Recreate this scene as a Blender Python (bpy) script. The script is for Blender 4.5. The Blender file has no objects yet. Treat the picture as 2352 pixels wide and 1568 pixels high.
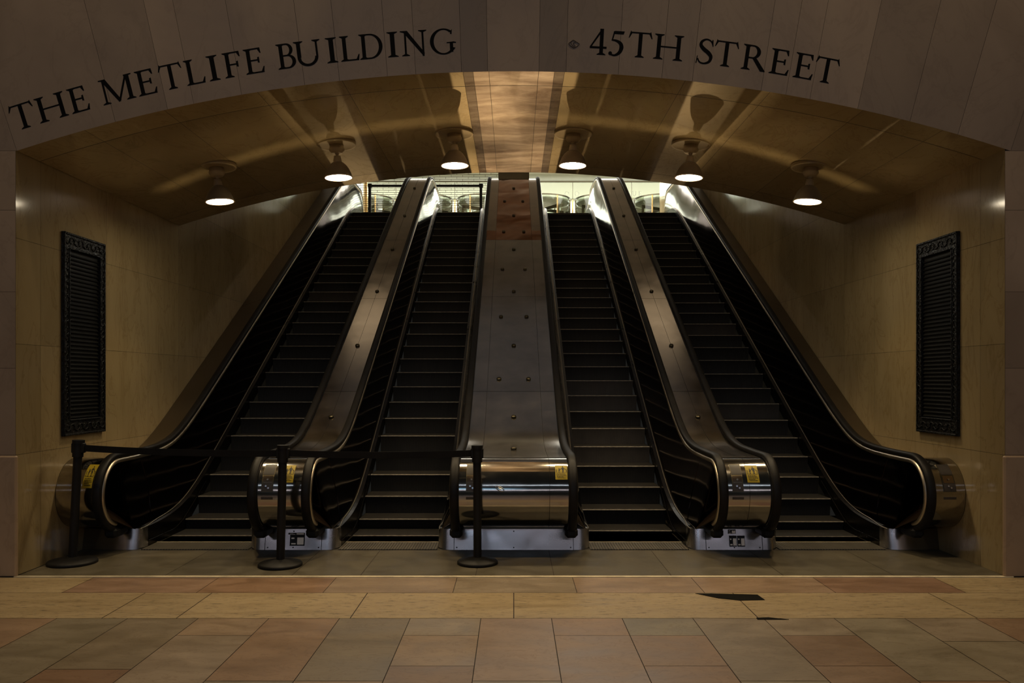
import bpy, math, random
from mathutils import Vector
random.seed(7)
SC = bpy.context.scene
COL = SC.collection
PI = math.pi
T30 = math.tan(math.radians(30))

# ------------------------------------------------------------------ mesh builder
class M:
    def __init__(s):
        s.v = []; s.f = []; s.mi = []; s.fc = []; s.sm = []
        s.col = (1, 1, 1); s.mat = 0; s.smooth = False
    def face(s, pts):
        b = len(s.v)
        s.v.extend(tuple(p) for p in pts)
        s._f(tuple(range(b, b + len(pts))))
    def _f(s, idx):
        s.f.append(idx); s.mi.append(s.mat); s.fc.append(s.col); s.sm.append(s.smooth)
    def box(s, x0, x1, y0, y1, z0, z1, c=0.0):
        if x0 > x1: x0, x1 = x1, x0
        if y0 > y1: y0, y1 = y1, y0
        if z0 > z1: z0, z1 = z1, z0
        c = min(c, (x1-x0)*.45, (y1-y0)*.45, (z1-z0)*.45)
        b = len(s.v)
        if c <= 0:
            for x in (x0, x1):
                for y in (y0, y1):
                    for z in (z0, z1): s.v.append((x, y, z))
            for q in ((0,1,3,2),(4,6,7,5),(0,4,5,1),(2,3,7,6),(0,2,6,4),(1,5,7,3)):
                s._f(tuple(b+i for i in q))
            return
        P = {}
        for i, x in enumerate((x0, x1)):
            for j, y in enumerate((y0, y1)):
                for k, z in enumerate((z0, z1)):
                    dx = c if i == 0 else -c; dy = c if j == 0 else -c; dz = c if k == 0 else -c
                    P[i,j,k,'x'] = len(s.v); s.v.append((x, y+dy, z+dz))
                    P[i,j,k,'y'] = len(s.v); s.v.append((x+dx, y, z+dz))
                    P[i,j,k,'z'] = len(s.v); s.v.append((x+dx, y+dy, z))
        for i in (0, 1):
            s._f((P[i,0,0,'x'], P[i,1,0,'x'], P[i,1,1,'x'], P[i,0,1,'x']))
            s._f((P[0,i,0,'y'], P[1,i,0,'y'], P[1,i,1,'y'], P[0,i,1,'y']))
            s._f((P[0,0,i,'z'], P[1,0,i,'z'], P[1,1,i,'z'], P[0,1,i,'z']))
        for a in (0, 1):
            for d in (0, 1):
                s._f((P[a,d,0,'x'], P[a,d,1,'x'], P[a,d,1,'y'], P[a,d,0,'y']))
                s._f((P[a,0,d,'x'], P[a,1,d,'x'], P[a,1,d,'z'], P[a,0,d,'z']))
                s._f((P[0,a,d,'y'], P[1,a,d,'y'], P[1,a,d,'z'], P[0,a,d,'z']))
                for k in (0, 1):
                    s._f((P[a,d,k,'x'], P[a,d,k,'y'], P[a,d,k,'z']))
    def grid(s, rows, closed=False, smooth=True):
        """rows: list of equal-length point lists"""
        n = len(rows[0]); b = len(s.v)
        for r in rows: s.v.extend(tuple(p) for p in r)
        o = s.smooth; s.smooth = smooth
        for i in range(len(rows)-1):
            for j in range(n if closed else n-1):
                k = (j+1) % n
                s._f((b+i*n+j, b+i*n+k, b+(i+1)*n+k, b+(i+1)*n+j))
        s.smooth = o
    def lathe(s, prof, cx=0, cy=0, n=32, smooth=True):
        rows = [[(cx+r*math.cos(2*PI*j/n), cy+r*math.sin(2*PI*j/n), z) for j in range(n)] for r, z in prof]
        s.grid(rows, True, smooth)
    def tube(s, pts, r, n=8, caps=True):
        pts = [Vector(p) for p in pts]; rows = []
        up = None
        for i, p in enumerate(pts):
            a = pts[max(i-1, 0)]; c = pts[min(i+1, len(pts)-1)]
            d = (c-a).normalized()
            if up is None: up = Vector((1, 0, 0)) if abs(d.x) < .9 else Vector((0, 0, 1))
            u = (up - d*up.dot(d)).normalized(); w = d.cross(u)
            up = u
            rows.append([tuple(p + r*(math.cos(2*PI*j/n)*u + math.sin(2*PI*j/n)*w)) for j in range(n)])
        s.grid(rows, True)
        if caps: s.face(rows[0]); s.face(rows[-1][::-1])
    def prism(s, poly, fn0, fn1):
        """poly 2D; fn0/fn1 map 2D->3D for the two ends"""
        a = [fn0(p) for p in poly]; c = [fn1(p) for p in poly]
        s.face(a); s.face(c[::-1])
        n = len(poly)
        for i in range(n):
            j = (i+1) % n
            s.face([a[i], c[i], c[j], a[j]])
    def build(s, name, mats, parent=None, loc=None):
        me = bpy.data.meshes.new(name)
        off = Vector((0, 0, 0))
        if loc is not None: off = Vector(loc)
        elif parent is not None:
            p = parent
            while p is not None: off += p.location; p = p.parent
        me.from_pydata([(x-off.x, y-off.y, z-off.z) for x, y, z in s.v], [], s.f)
        if not isinstance(mats, (list, tuple)): mats = [mats]
        for m in mats: me.materials.append(m)
        me.polygons.foreach_set('material_index', s.mi)
        me.polygons.foreach_set('use_smooth', s.sm)
        if any(c != (1, 1, 1) for c in s.fc):
            ca = me.color_attributes.new('Col', 'FLOAT_COLOR', 'CORNER')
            data = []
            for p, c in zip(me.polygons, s.fc): data.extend((c[0], c[1], c[2], 1)*p.loop_total)
            ca.data.foreach_set('color', data)
        me.update()
        o = bpy.data.objects.new(name, me); COL.objects.link(o)
        if parent is not None: o.parent = parent
        elif loc is not None: o.location = loc
        return o

def empty(name, loc):
    o = bpy.data.objects.new(name, None); o.empty_display_size = .2
    COL.objects.link(o); o.location = loc
    return o
def tag(o, label, cat, group=None):
    o['label'] = label; o['category'] = cat
    if group: o['group'] = group
    return o
def struct(o):
    o['kind'] = 'structure'; return o

# ------------------------------------------------------------------ materials
def newmat(name):
    m = bpy.data.materials.new(name); m.use_nodes = True
    nt = m.node_tree; nt.nodes.clear()
    out = nt.nodes.new('ShaderNodeOutputMaterial')
    b = nt.nodes.new('ShaderNodeBsdfPrincipled')
    nt.links.new(b.outputs[0], out.inputs[0])
    return m, nt, b
def N(nt, t, **kw):
    n = nt.nodes.new(t)
    for k, v in kw.items():
        if k.startswith('i_'):
            key = k[2:]
            key = int(key) if key.isdigit() else key.replace('_', ' ')
            n.inputs[key].default_value = v
        else: setattr(n, k, v)
    return n
def ramp(nt, stops):
    r = nt.nodes.new('ShaderNodeValToRGB'); e = r.color_ramp.elements
    while len(e) < len(stops): e.new(.5)
    for el, (p, c) in zip(e, stops):
        el.position = p; el.color = (c if len(c) == 4 else (*c, 1)) if not isinstance(c, (int, float)) else (c, c, c, 1)
    return r
def coords(nt, scale=(1, 1, 1)):
    tc = N(nt, 'ShaderNodeTexCoord'); mp = N(nt, 'ShaderNodeMapping')
    mp.inputs['Scale'].default_value = scale
    nt.links.new(tc.outputs['Object'], mp.inputs[0])
    return mp.outputs[0]
def mixc(nt, a, b, fac=1.0, mode='MULTIPLY'):
    m = N(nt, 'ShaderNodeMix', data_type='RGBA', blend_type=mode)
    L = nt.links
    for sock, val in ((0, fac), (6, a), (7, b)):
        if hasattr(val, 'is_linked'): L.new(val, m.inputs[sock])
        else: m.inputs[sock].default_value = val
    return m.outputs[2]
def stone(name, c0, c1, scale=(1.2, 1.2, 1.2), rough=.3, vein=.35, veincol=(.35, .3, .25), attr=False, ior=1.5, bump=0.0, rough2=None, pits=False):
    m, nt, b = newmat(name); L = nt.links
    co = coords(nt, scale)
    n1 = N(nt, 'ShaderNodeTexNoise', i_Scale=1.0, i_Detail=7.0, i_Roughness=.62, i_Distortion=.6)
    L.new(co, n1.inputs['Vector'])
    r1 = ramp(nt, [(.3, c0), (.7, c1)]); L.new(n1.outputs[0], r1.inputs[0])
    n2 = N(nt, 'ShaderNodeTexNoise', i_Scale=1.7, i_Detail=9.0, i_Roughness=.6, i_Distortion=1.6)
    L.new(co, n2.inputs['Vector'])
    v = (1, 1, 1); k = veincol
    r2 = ramp(nt, [(.475, v), (.5, k), (.525, v)]); L.new(n2.outputs[0], r2.inputs[0])
    c = mixc(nt, r1.outputs[0], r2.outputs[0], vein)
    if pits:
        n3 = N(nt, 'ShaderNodeTexNoise', i_Scale=3.0, i_Detail=6.0, i_Roughness=.75)
        mp = N(nt, 'ShaderNodeMapping'); mp.inputs['Scale'].default_value = (2.5, 2.2, 2)
        L.new(co, mp.inputs[0]); L.new(mp.outputs[0], n3.inputs['Vector'])
        r3 = ramp(nt, [(.38, .2), (.45, 1.0)]); L.new(n3.outputs[0], r3.inputs[0])
        c = mixc(nt, c, r3.outputs[0], .8)
    if attr:
        a = N(nt, 'ShaderNodeAttribute', attribute_name='Col')
        c = mixc(nt, c, a.outputs['Color'], 1.0)
    L.new(c, b.inputs['Base Color'])
    r4 = ramp(nt, [(.3, rough*.8), (.7, rough2 or rough*1.25)]); L.new(n1.outputs[0], r4.inputs[0])
    L.new(r4.outputs[0], b.inputs['Roughness'])
    b.inputs['IOR'].default_value = ior
    if bump:
        bp = N(nt, 'ShaderNodeBump', i_Strength=bump, i_Distance=.01)
        L.new(n2.outputs[0], bp.inputs['Height']); L.new(bp.outputs[0], b.inputs['Normal'])
    return m
def metal(name, col, rough=.25, wav=0.0, wscale=(1, 1, 1), smudge=.3, metallic=1.0, brushed=None, wdist=.03):
    m, nt, b = newmat(name); L = nt.links
    co = coords(nt, (1, 1, 1))
    n1 = N(nt, 'ShaderNodeTexNoise', i_Scale=2.2, i_Detail=5.0, i_Roughness=.6)
    L.new(co, n1.inputs['Vector'])
    r1 = ramp(nt, [(.3, tuple(x*(1-smudge) for x in col)), (.7, col)]); L.new(n1.outputs[0], r1.inputs[0])
    L.new(r1.outputs[0], b.inputs['Base Color'])
    r2 = ramp(nt, [(.3, rough*.8), (.7, rough*1.3)]); L.new(n1.outputs[0], r2.inputs[0])
    L.new(r2.outputs[0], b.inputs['Roughness'])
    b.inputs['Metallic'].default_value = metallic
    h = None
    if wav:
        n3 = N(nt, 'ShaderNodeTexNoise', i_Scale=1.0, i_Detail=1.5, i_Distortion=.4)
        mp = N(nt, 'ShaderNodeMapping'); mp.inputs['Scale'].default_value = wscale
        L.new(co, mp.inputs[0]); L.new(mp.outputs[0], n3.inputs['Vector'])
        bp = N(nt, 'ShaderNodeBump', i_Strength=wav, i_Distance=wdist)
        L.new(n3.outputs[0], bp.inputs['Height']); L.new(bp.outputs[0], b.inputs['Normal'])
    return m
def plain(name, col, rough=.5, spec=.5, var=.25, scale=6.0, metallic=0.0):
    m, nt, b = newmat(name); L = nt.links
    n1 = N(nt, 'ShaderNodeTexNoise', i_Scale=scale, i_Detail=4.0)
    L.new(coords(nt), n1.inputs['Vector'])
    r1 = ramp(nt, [(.3, tuple(x*(1-var) for x in col)), (.7, tuple(min(1, x*(1+var)) for x in col))])
    L.new(n1.outputs[0], r1.inputs[0]); L.new(r1.outputs[0], b.inputs['Base Color'])
    b.inputs['Roughness'].default_value = rough
    b.inputs['Specular IOR Level'].default_value = spec
    b.inputs['Metallic'].default_value = metallic
    return m
def ribbed(name, col, col2, per, rough=.45, metallic=.0, axis=0, skew=0.0):
    """fine parallel grooves running along the depth"""
    m, nt, b = newmat(name); L = nt.links
    tc = N(nt, 'ShaderNodeTexCoord'); sp = N(nt, 'ShaderNodeSeparateXYZ'); L.new(tc.outputs['Object'], sp.inputs[0])
    mu = N(nt, 'ShaderNodeMath', operation='MULTIPLY'); mu.inputs[1].default_value = 2*PI/per
    L.new(sp.outputs[axis], mu.inputs[0])
    sn = N(nt, 'ShaderNodeMath', operation='SINE'); L.new(mu.outputs[0], sn.inputs[0])
    n1 = N(nt, 'ShaderNodeTexNoise', i_Scale=5.0, i_Detail=5.0, i_Roughness=.7); L.new(tc.outputs['Object'], n1.inputs['Vector'])
    r = ramp(nt, [(.0, col2), (.6, col)])
    ad = N(nt, 'ShaderNodeMapRange'); ad.inputs[1].default_value = -1; ad.inputs[2].default_value = 1
    L.new(sn.outputs[0], ad.inputs[0]); L.new(ad.outputs[0], r.inputs[0])
    r2 = ramp(nt, [(.3, .55), (.7, 1.1)]); L.new(n1.outputs[0], r2.inputs[0])
    L.new(mixc(nt, r.outputs[0], r2.outputs[0], .7), b.inputs['Base Color'])
    bp = N(nt, 'ShaderNodeBump', i_Strength=.5, i_Distance=.004)
    L.new(ad.outputs[0], bp.inputs['Height']); L.new(bp.outputs[0], b.inputs['Normal'])
    b.inputs['Roughness'].default_value = rough; b.inputs['Metallic'].default_value = metallic
    return m
def emit(name, col, strength, base=(.8, .8, .8)):
    m, nt, b = newmat(name)
    b.inputs['Base Color'].default_value = (*base, 1)
    b.inputs['Emission Color'].default_value = (*col, 1); b.inputs['Emission Strength'].default_value = strength
    return m

K_FACADE = stone('facade_marble', (.235, .175, .13), (.31, .235, .175), (.9, .9, .6), .45, .16, (.45, .4, .35), attr=True)
K_JOINT = plain('joint_mortar', (.035, .026, .018), .8)
K_WALL = stone('niche_wall_marble', (.33, .245, .12), (.43, .33, .175), (1.6, 1.6, .5), .13, .35, (.55, .47, .36), attr=True)
K_SOFFIT = stone('soffit_marble', (.36, .28, .155), (.46, .36, .20), (1.3, .7, 1.3), .10, .3, (.5, .42, .3), attr=True)
K_SOFFITC = stone('soffit_centre_lit_marble', (.22, .15, .095), (.68, .54, .38), (1.3, 3.4, 1.3), .12, .12, (.28, .2, .13), attr=True, ior=1.7, bump=.25)  # lighter streaks put the light reflected off the decks into the colour
K_TILE = stone('floor_tile_marble', (.66, .62, .56), (1.0, .96, .9), (2.2, 4.5, 2), .36, .5, (.6, .52, .45), attr=True)
K_TRAV = stone('travertine', (.78, .72, .60), (1.0, .95, .82), (1.0, 6.0, 2), .45, .35, (.6, .5, .4), attr=True, pits=True)
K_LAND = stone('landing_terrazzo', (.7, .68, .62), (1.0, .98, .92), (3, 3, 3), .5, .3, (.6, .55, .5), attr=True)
K_BRASS = plain('threshold_edge', (.80, .68, .46), .45)
K_STEEL = metal('newel_steel', (.47, .445, .405), .11, .22, (1.3, 1.6, 2.2), .2, wdist=.02)
K_DECK = metal('deck_steel', (.46, .385, .31), .20, .25, (2.0, .8, .8), .3)
K_DECKC = metal('centre_deck_steel', (.50, .46, .42), .21, .3, (1.6, 1.0, 1.0), .3)
K_DECKB = metal('brown_deck_steel', (.40, .30, .22), .2, .3, (2, 1, 1), .3)
K_OUT = metal('outer_deck_steel', (.26, .225, .185), .34, .2, (2, .8, .8), .25)
K_COPPER_REFL = metal('copper_reflection_deck', (.40, .145, .04), .11, 1.0, (1.5, 1.0, 1.0), .3, wdist=.07)  # same steel as below; reflected copper tone put into its colour
K_BASE = metal('base_steel', (.66, .65, .66), .24, .3, (2, 2, 2), .25)
K_PANEL = metal('balustrade_bronze', (.08, .056, .045), .10, .5, (1.2, .8, .8), .2)
K_STRIP = metal('handrail_strip', (.72, .63, .49), .34, 0, smudge=.2)
K_RUBBER = plain('handrail_rubber', (.008, .007, .0065), .5, .25)
K_BOOT = plain('black_boot_rubber', (.006, .006, .006), .6, .3)
K_SKIRT = metal('skirt_black', (.05, .043, .037), .3, 0, smudge=.3)
K_STEP = ribbed('step_riser_black', (.0075, .0065, .006), (.002, .002, .002), .012, .6)
K_STEPW = ribbed('worn_riser', (.042, .036, .032), (.030, .026, .023), .012, .6)
K_TREAD = ribbed('step_tread', (.036, .032, .026), (.009, .008, .007), .012, .55)
K_NOSE = plain('step_nose', (.17, .15, .12), .5, .4, .35, 20.0)
K_COMB = ribbed('comb_plate_grooves', (.155, .135, .10), (.03, .026, .02), .03, .45)
K_COMBE = plain('comb_edge', (.42, .36, .24), .4)
K_POST = plain('stanchion_black', (.008, .0075, .007), .55, .3)
K_BELT = plain('belt_black', (.008, .0075, .007), .7, .2)
K_LETTER = plain('letter_black', (.004, .004, .005), .8, .05)
K_IRON = metal('cast_iron', (.0085, .0075, .006), .5, .6, (30, 30, 30), .4, metallic=.3)
K_SLAT = plain('iron_slat', (.0065, .006, .005), .7, .15)
K_LAMP = plain('lamp_painted_metal', (.44, .355, .22), .45, .4, .15)
K_LAMPD = plain('lamp_disc_paint', (.38, .30, .175), .3, .5, .12)
K_SHADE = plain('lamp_shade_bronze', (.20, .155, .09), .42, .5, .15)
K_LENS = emit('lamp_lens', (1.0, .86, .62), 40)
K_RIM = plain('lamp_rim', (.75, .6, .42), .4)
K_HALLW = plain('hall_cream_wall', (.82, .82, .68), .6, .3, .03)
K_HALLW2 = plain('hall_green_white', (.72, .76, .68), .6, .3, .03)
K_HALLC = plain('hall_ceiling', (.85, .84, .75), .7, .3, .03)
K_UPC = plain('upper_ceiling', (.5, .45, .40), .6, .3, .15, 2.0)
K_HFLOOR = stone('hall_floor', (.4, .36, .3), (.5, .46, .38), (1, 1, 1), .2, .3)
K_GOLD = metal('brass_gold', (.80, .56, .24), .25)
K_BRONZE = metal('dark_bronze', (.13, .11, .07), .35)
K_DISC = plain('canopy_disc_paint', (.30, .30, .22), .5)
K_BLACK = plain('black_paint', (.01, .01, .01), .5, .4)
K_YELLOW = plain('yellow_vinyl', (.46, .34, .015), .45, .4, .08)
K_CTRL = plain('control_plate_dark', (.05, .042, .036), .4, .4)
K_GREYL = plain('faint_grey_letter', (.50, .52, .45), .6)
K_BLUE = plain('blue_tape', (.08, .22, .62), .6)
K_PATCH = plain('dark_floor_patch', (.008, .007, .006), .9, .08)
def glassmat():
    m = bpy.data.materials.new('door_glass'); m.use_nodes = True
    nt = m.node_tree; nt.nodes.clear()
    out = nt.nodes.new('ShaderNodeOutputMaterial')
    tr = N(nt, 'ShaderNodeBsdfTransparent'); tr.inputs[0].default_value = (.84, .88, .83, 1)
    gl = N(nt, 'ShaderNodeBsdfGlossy'); gl.inputs['Roughness'].default_value = .03
    fr = N(nt, 'ShaderNodeFresnel'); fr.inputs[0].default_value = 1.5
    mx = N(nt, 'ShaderNodeMixShader')
    nt.links.new(fr.outputs[0], mx.inputs[0]); nt.links.new(tr.outputs[0], mx.inputs[1]); nt.links.new(gl.outputs[0], mx.inputs[2])
    nt.links.new(mx.outputs[0], out.inputs[0])
    return m
K_GLASS = glassmat()

# ------------------------------------------------------------------ layout constants
W = 4.69            # half width of the niche
FY = 7.6            # facade plane
SY = 11.3           # back edge of the vault
ZC = 4.76           # crown height
RISE = .75
AR = (W*W+RISE*RISE)/(2*RISE)
WL, WR = 4.70, 4.635
def wx(s): return -WL if s < 0 else WR
ACZ = ZC-AR         # arch centre height
TOPZ = 6.11         # upper landing height
def archz(x): return ACZ+math.sqrt(AR*AR-x*x)
def sp(x, a, w):
    t = (x-a)/w
    return w*(t if t > 30 else math.log1p(math.exp(t)))
def nose(y): return T30*(sp(y, 9.718, .10)-sp(y, 20.3, .10))
def trimz(y): return .22+T30*(sp(y, 9.926, .30)-sp(y, 20.5, .30))
def handz(y): return 1.04+T30*(sp(y, 10.03, .25)-sp(y, 20.5, .25))
NY, NZ, NR = 8.62, .65, .39      # lower newel circle
UY = 22.2                        # upper newel
UZ = handz(UY)-NR
ys_fine = [NY+i*.1 for i in range(int((UY-NY)/.1)+1)]
def path(d=0.0, a0=-80, a1=-80, step=6, upper=True):
    """handrail centre line offset inwards by d, as (y,z)"""
    r = NR-d; pts = []
    a = a0
    while a < 90:
        pts.append((NY-r*math.cos(math.radians(a)), NZ+r*math.sin(math.radians(a)))); a += step
    y = NY
    while y < UY-.01:
        pts.append((y, handz(y)-d)); y += .12 if (9.2 < y < 11.5 or 19.5 < y) else .4
    if upper:
        a = 90
        while a >= a1:
            pts.append((UY+r*math.cos(math.radians(a)), UZ+r*math.sin(math.radians(a)))); a -= step
    return pts
def normals(pts):
    out = []
    for i in range(len(pts)):
        a = pts[max(i-1, 0)]; b = pts[min(i+1, len(pts)-1)]
        dy, dz = b[0]-a[0], b[1]-a[1]; l = math.hypot(dy, dz) or 1
        out.append((-dz/l, dy/l))          # left normal: outwards (up on the flat)
    return out

# ------------------------------------------------------------------ setting: floor
def tile(m, x0, x1, y0, y1, z=0.0, g=.003, col=(1, 1, 1)):
    m.col = col
    m.face([(x0+g, y0+g, z), (x1-g, y0+g, z), (x1-g, y1-g, z), (x0+g, y1-g, z)])
fl = M()
fl.mat = 0; fl.col = (1, 1, 1)
fl.face([(-9, -9, -.004), (9, -9, -.004), (9, 9.2, -.004), (-9, 9.2, -.004)])
fl.face([(-W, 9.2, -.004), (W, 9.2, -.004), (W, 11, -.004), (-W, 11, -.004)])
pal = [(.34, .235, .16), (.30, .20, .13), (.36, .26, .19), (.33, .27, .20), (.30, .26, .19), (.36, .29, .22), (.28, .23, .165), (.38, .28, .19), (.33, .22, .14), (.27, .17, .11)]
# front field of tiles: columns of slabs with staggered joints
fl.mat = 1
rr = random.Random(21)
cw = .548
fixed = {  # column index (from X=-.25) -> joints
}
TYP = 6.25
for k in range(-15, 15):
    x0 = -.255+k*cw; x1 = x0+cw
    y = TYP; first = True
    while y > -9:
        ln = rr.choice([.45, .62, 1.1, 1.1, 1.64, .55])
        if first and k in (-1, 1, 2, 4, -4): ln = .42
        if first and k in (0, 3, -2, -3, 5): ln = 1.3
        c = rr.choice(pal); j = rr.uniform(.88, 1.1)
        tile(fl, x0, x1, max(y-ln, -9), y, 0, .003, tuple(v*j for v in c))
        y -= ln; first = False
# travertine band and its end returns
fl.mat = 2
tv = (.46, .365, .235)
B0, B1 = 6.25, 7.0
xs = [-9, -7.2, -5.9, -4.55, -3.2, -2.62, -1.27, 0.0, 1.9, 3.6, 5.0, 6.6, 9]
for a, b in zip(xs[:-1], xs[1:]):
    j = rr.uniform(.88, 1.08); tile(fl, a, b, B0, B1, 0, .004, tuple(v*j for v in tv))
for s in (-1, 1):
    e = sorted((s*3.93, s*9))
    tile(fl, e[0], e[1], B1, 7.545, 0, .003, tuple(v*.92 for v in tv))
fl.mat = 1
xr = [-3.93, -2.76, -1.66, -.53, .55, 1.66, 2.8, 3.93]
for i, (a, b) in enumerate(zip(xr[:-1], xr[1:])):
    c = [(.36, .24, .17), (.35, .22, .14), (.36, .27, .19), (.34, .28, .21), (.36, .26, .18), (.38, .27, .19), (.30, .185, .125)][i]
    tile(fl, a, b, B1, 7.545, 0, .003, c)
# landing slabs in the niche
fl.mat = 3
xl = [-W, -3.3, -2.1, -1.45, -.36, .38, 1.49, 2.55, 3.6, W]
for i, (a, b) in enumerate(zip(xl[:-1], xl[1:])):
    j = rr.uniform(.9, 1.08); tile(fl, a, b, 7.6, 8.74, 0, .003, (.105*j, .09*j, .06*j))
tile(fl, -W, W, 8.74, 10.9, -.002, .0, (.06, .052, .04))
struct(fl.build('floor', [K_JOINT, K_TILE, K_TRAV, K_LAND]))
# brass-bright threshold strip
m = M(); m.box(-W-.0, W, 7.55, 7.592, -.004, .006, .002); o = struct(m.build('trim_1', K_BRASS))
# dark repair patches in the travertine
def patch(name, pts, label):
    m = M(); m.prism(pts, lambda p: (p[0], p[1], .0005), lambda p: (p[0], p[1], .004))
    tag(m.build(name, K_PATCH), label, 'floor repair')
def fp(x, y):
    Y = 1850*1.85/(y-872); return ((x-1180)*Y/1850, Y)
patch('repair_patch', [fp(1597, 1363), fp(1640, 1363.5), fp(1740, 1366), fp(1757, 1378), fp(1700, 1379), fp(1650, 1374)], 'long dark repair patch at the back edge of the travertine floor band')
patch('repair_patch', [fp(1737, 1419), fp(1765, 1418), fp(1812, 1423), fp(1740, 1423)], 'thin dark repair sliver at the front edge of the travertine floor band')

# ------------------------------------------------------------------ setting: facade
fa = M()
def rad(px, r):   # angle of a joint given by its photo x at arch level
    return math.asin(max(-1, min(1, (px-1180)/1850*FY/r)))
jx = [265, 385, 445, 555, 700, 780, 890, 955, 1060, 1120, 1238, 1300, 1420, 1520, 1590, 1748, 1805, 1860, 1970, 2090, 2200]
cols = {(1060, 1120): .74, (1120, 1238): 1.05, (1238, 1300): .74, (385, 445): 1.12, (445, 555): 1.05, (1748, 1805): 1.08, (1805, 1860): 1.12, (1860, 1970): 1.12, (265, 385): .9, (1970, 2090): .86, (2090, 2200): .9}
ang = [-math.asin(W/AR)]+[rad(x, AR) for x in jx]+[math.asin(W/AR)]
px_ = [40]+jx+[2308]
ZT = 8.2
g = .0014
fa.mat = 0
base = []
for i in range(61):
    x = -W+2*W*i/60; base.append(x)
for a, b in zip(base[:-1], base[1:]):
    fa.face([(a, FY+.004, archz(a)), (b, FY+.004, archz(b)), (b, FY+.004, ZT), (a, FY+.004, ZT)])
for s in (-1, 1):
    fa.face([(wx(s), FY+.004, 0), (s*9, FY+.004, 0), (s*9, FY+.004, ZT), (wx(s), FY+.004, ZT)])
fa.mat = 1
for i in range(len(ang)-1):
    a0, a1 = ang[i]+g/AR, ang[i+1]-g/AR
    f = cols.get((px_[i], px_[i+1]), rr.uniform(.88, 1.04))
    fa.col = (f, f, f)
    n = max(2, int((a1-a0)/.02))
    # straight vertical joints near the crown, gently fanned outwards
    low = [(AR*math.sin(a0+(a1-a0)*k/n), FY, ACZ+AR*math.cos(a0+(a1-a0)*k/n)) for k in range(n+1)]
    def up(a): return (AR*math.sin(a)+math.tan(a)*(ZT-(ACZ+AR*math.cos(a))), FY, ZT)
    fa.face(low+[up(a1), up(a0)])
for s in (-1, 1):
    # pier courses below and beside the springing
    zz = [0, 1.14, 1.96, 2.68, 3.45, archz(W)]
    for z0, z1 in zip(zz[:-1], zz[1:]):
        f = rr.uniform(1.1, 1.35); fa.col = (f, f*.97, f*.9)  # raised, warmer colour stands in for light falling on the piers
        fa.face([(wx(s)+s*g, FY, z0+g), (s*9, FY, z0+g), (s*9, FY, z1-g), (wx(s)+s*g, FY, z1-g)])
    a = math.asin(W/AR)
    fa.col = (.92, .92, .92)
    fa.face([(s*(W+g), FY, archz(W)+g), (s*9, FY, archz(W)+g), (s*9, FY, ZT), (s*(W+math.tan(a)*(ZT-archz(W))), FY, ZT)])
struct(fa.build('wall_front', [K_JOINT, K_FACADE]))
for i, s in enumerate((-1, 1)):
    m = M(); m.col = (1.5, 1.42, 1.25); m.box(wx(s)-s*.03, s*9, FY-.045, FY+.0, 0, 1.135, .012)  # plinth colour brightened to imitate light on its face
    struct(m.build('trim_%d' % (2+i), K_FACADE))

# ------------------------------------------------------------------ setting: vault, side walls
so = M()
yj = [FY, 7.97, 10.9, SY]
CS = .48
xj = [-W, -4.05, -3.3, -2.42, -1.62, -CS, -.385, -.235, .235, .385, CS, 1.62, 2.42, 3.3, 4.05, W]
so.mat = 0
for i in range(48):
    a = -W+2*W*i/48; b = -W+2*W*(i+1)/48
    so.face([(a, FY+.004, archz(a)+.005), (b, FY+.004, archz(b)+.005), (b, SY, archz(b)+.005), (a, SY, archz(a)+.005)])
for i in range(len(xj)-1):
    for j in range(3):
        x0, x1, y0, y1 = xj[i]+.002, xj[i+1]-.002, yj[j]+.005, yj[j+1]-.005
        if j == 0: y0 = yj[0]
        centre = abs(xj[i]+xj[i+1]) < 2*CS
        so.mat = 2 if centre else 1
        f = rr.uniform(.84, 1.06)
        if .38 < abs(x0+x1)/2 < CS: f = .42  # darker colour stands in for the dim gap beside the light strip
        so.col = (f, f, f)
        n = max(1, int((x1-x0)/.12))
        so.grid([[(x0+(x1-x0)*k/n, y, archz(x0+(x1-x0)*k/n)) for k in range(n+1)] for y in (y0, y1)])
# back face of the vault, rising into the void above the escalators
so.mat = 1; so.col = (.8, .8, .8)
for i in range(48):
    a = -W+2*W*i/48; b = -W+2*W*(i+1)/48
    so.face([(a, SY, archz(a)), (b, SY, archz(b)), (b, SY, 9.25), (a, SY, 9.25)])
struct(so.build('ceiling', [K_JOINT, K_SOFFIT, K_SOFFITC]))
WE = 25.5
for name, s in (('wall_left', -1), ('wall_right', 1)):
    w = M(); w.mat = 0
    X = wx(s); w.face([(X+s*.004, FY, 0), (X+s*.004, WE, 0), (X+s*.004, WE, 9.25), (X+s*.004, FY, 9.25)])
    w.mat = 1
    zj = [0, 1.14, 2.19, 3.19, 4.3, 5.4, 6.5, 7.6, 9.25]
    yj2 = [FY, 8.0, 9.3, 10.35, 11.3, 12.9, 14.5, 16.1, 17.7, 19.3, 20.9, 22.5, 24.1, WE]
    for j, (y0, y1) in enumerate(zip(yj2[:-1], yj2[1:])):
        for k, (z0, z1) in enumerate(zip(zj[:-1], zj[1:])):
            f = rr.uniform(.9, 1.05); 
            if j == 0: f *= .93
            w.col = (f, f, f)
            w.face([(X, y0+.0015, z0+.0015), (X, y1-.0015, z0+.0015), (X, y1-.0015, z1-.0015), (X, y0+.0015, z1-.0015)])
    w.col = (.8, .8, .8)
    w.face([(X, WE, 0), (X+s*.6, WE, 0), (X+s*.6, WE, 9.25), (X, WE, 9.25)])
    struct(w.build(name, [K_JOINT, K_WALL]))

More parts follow.
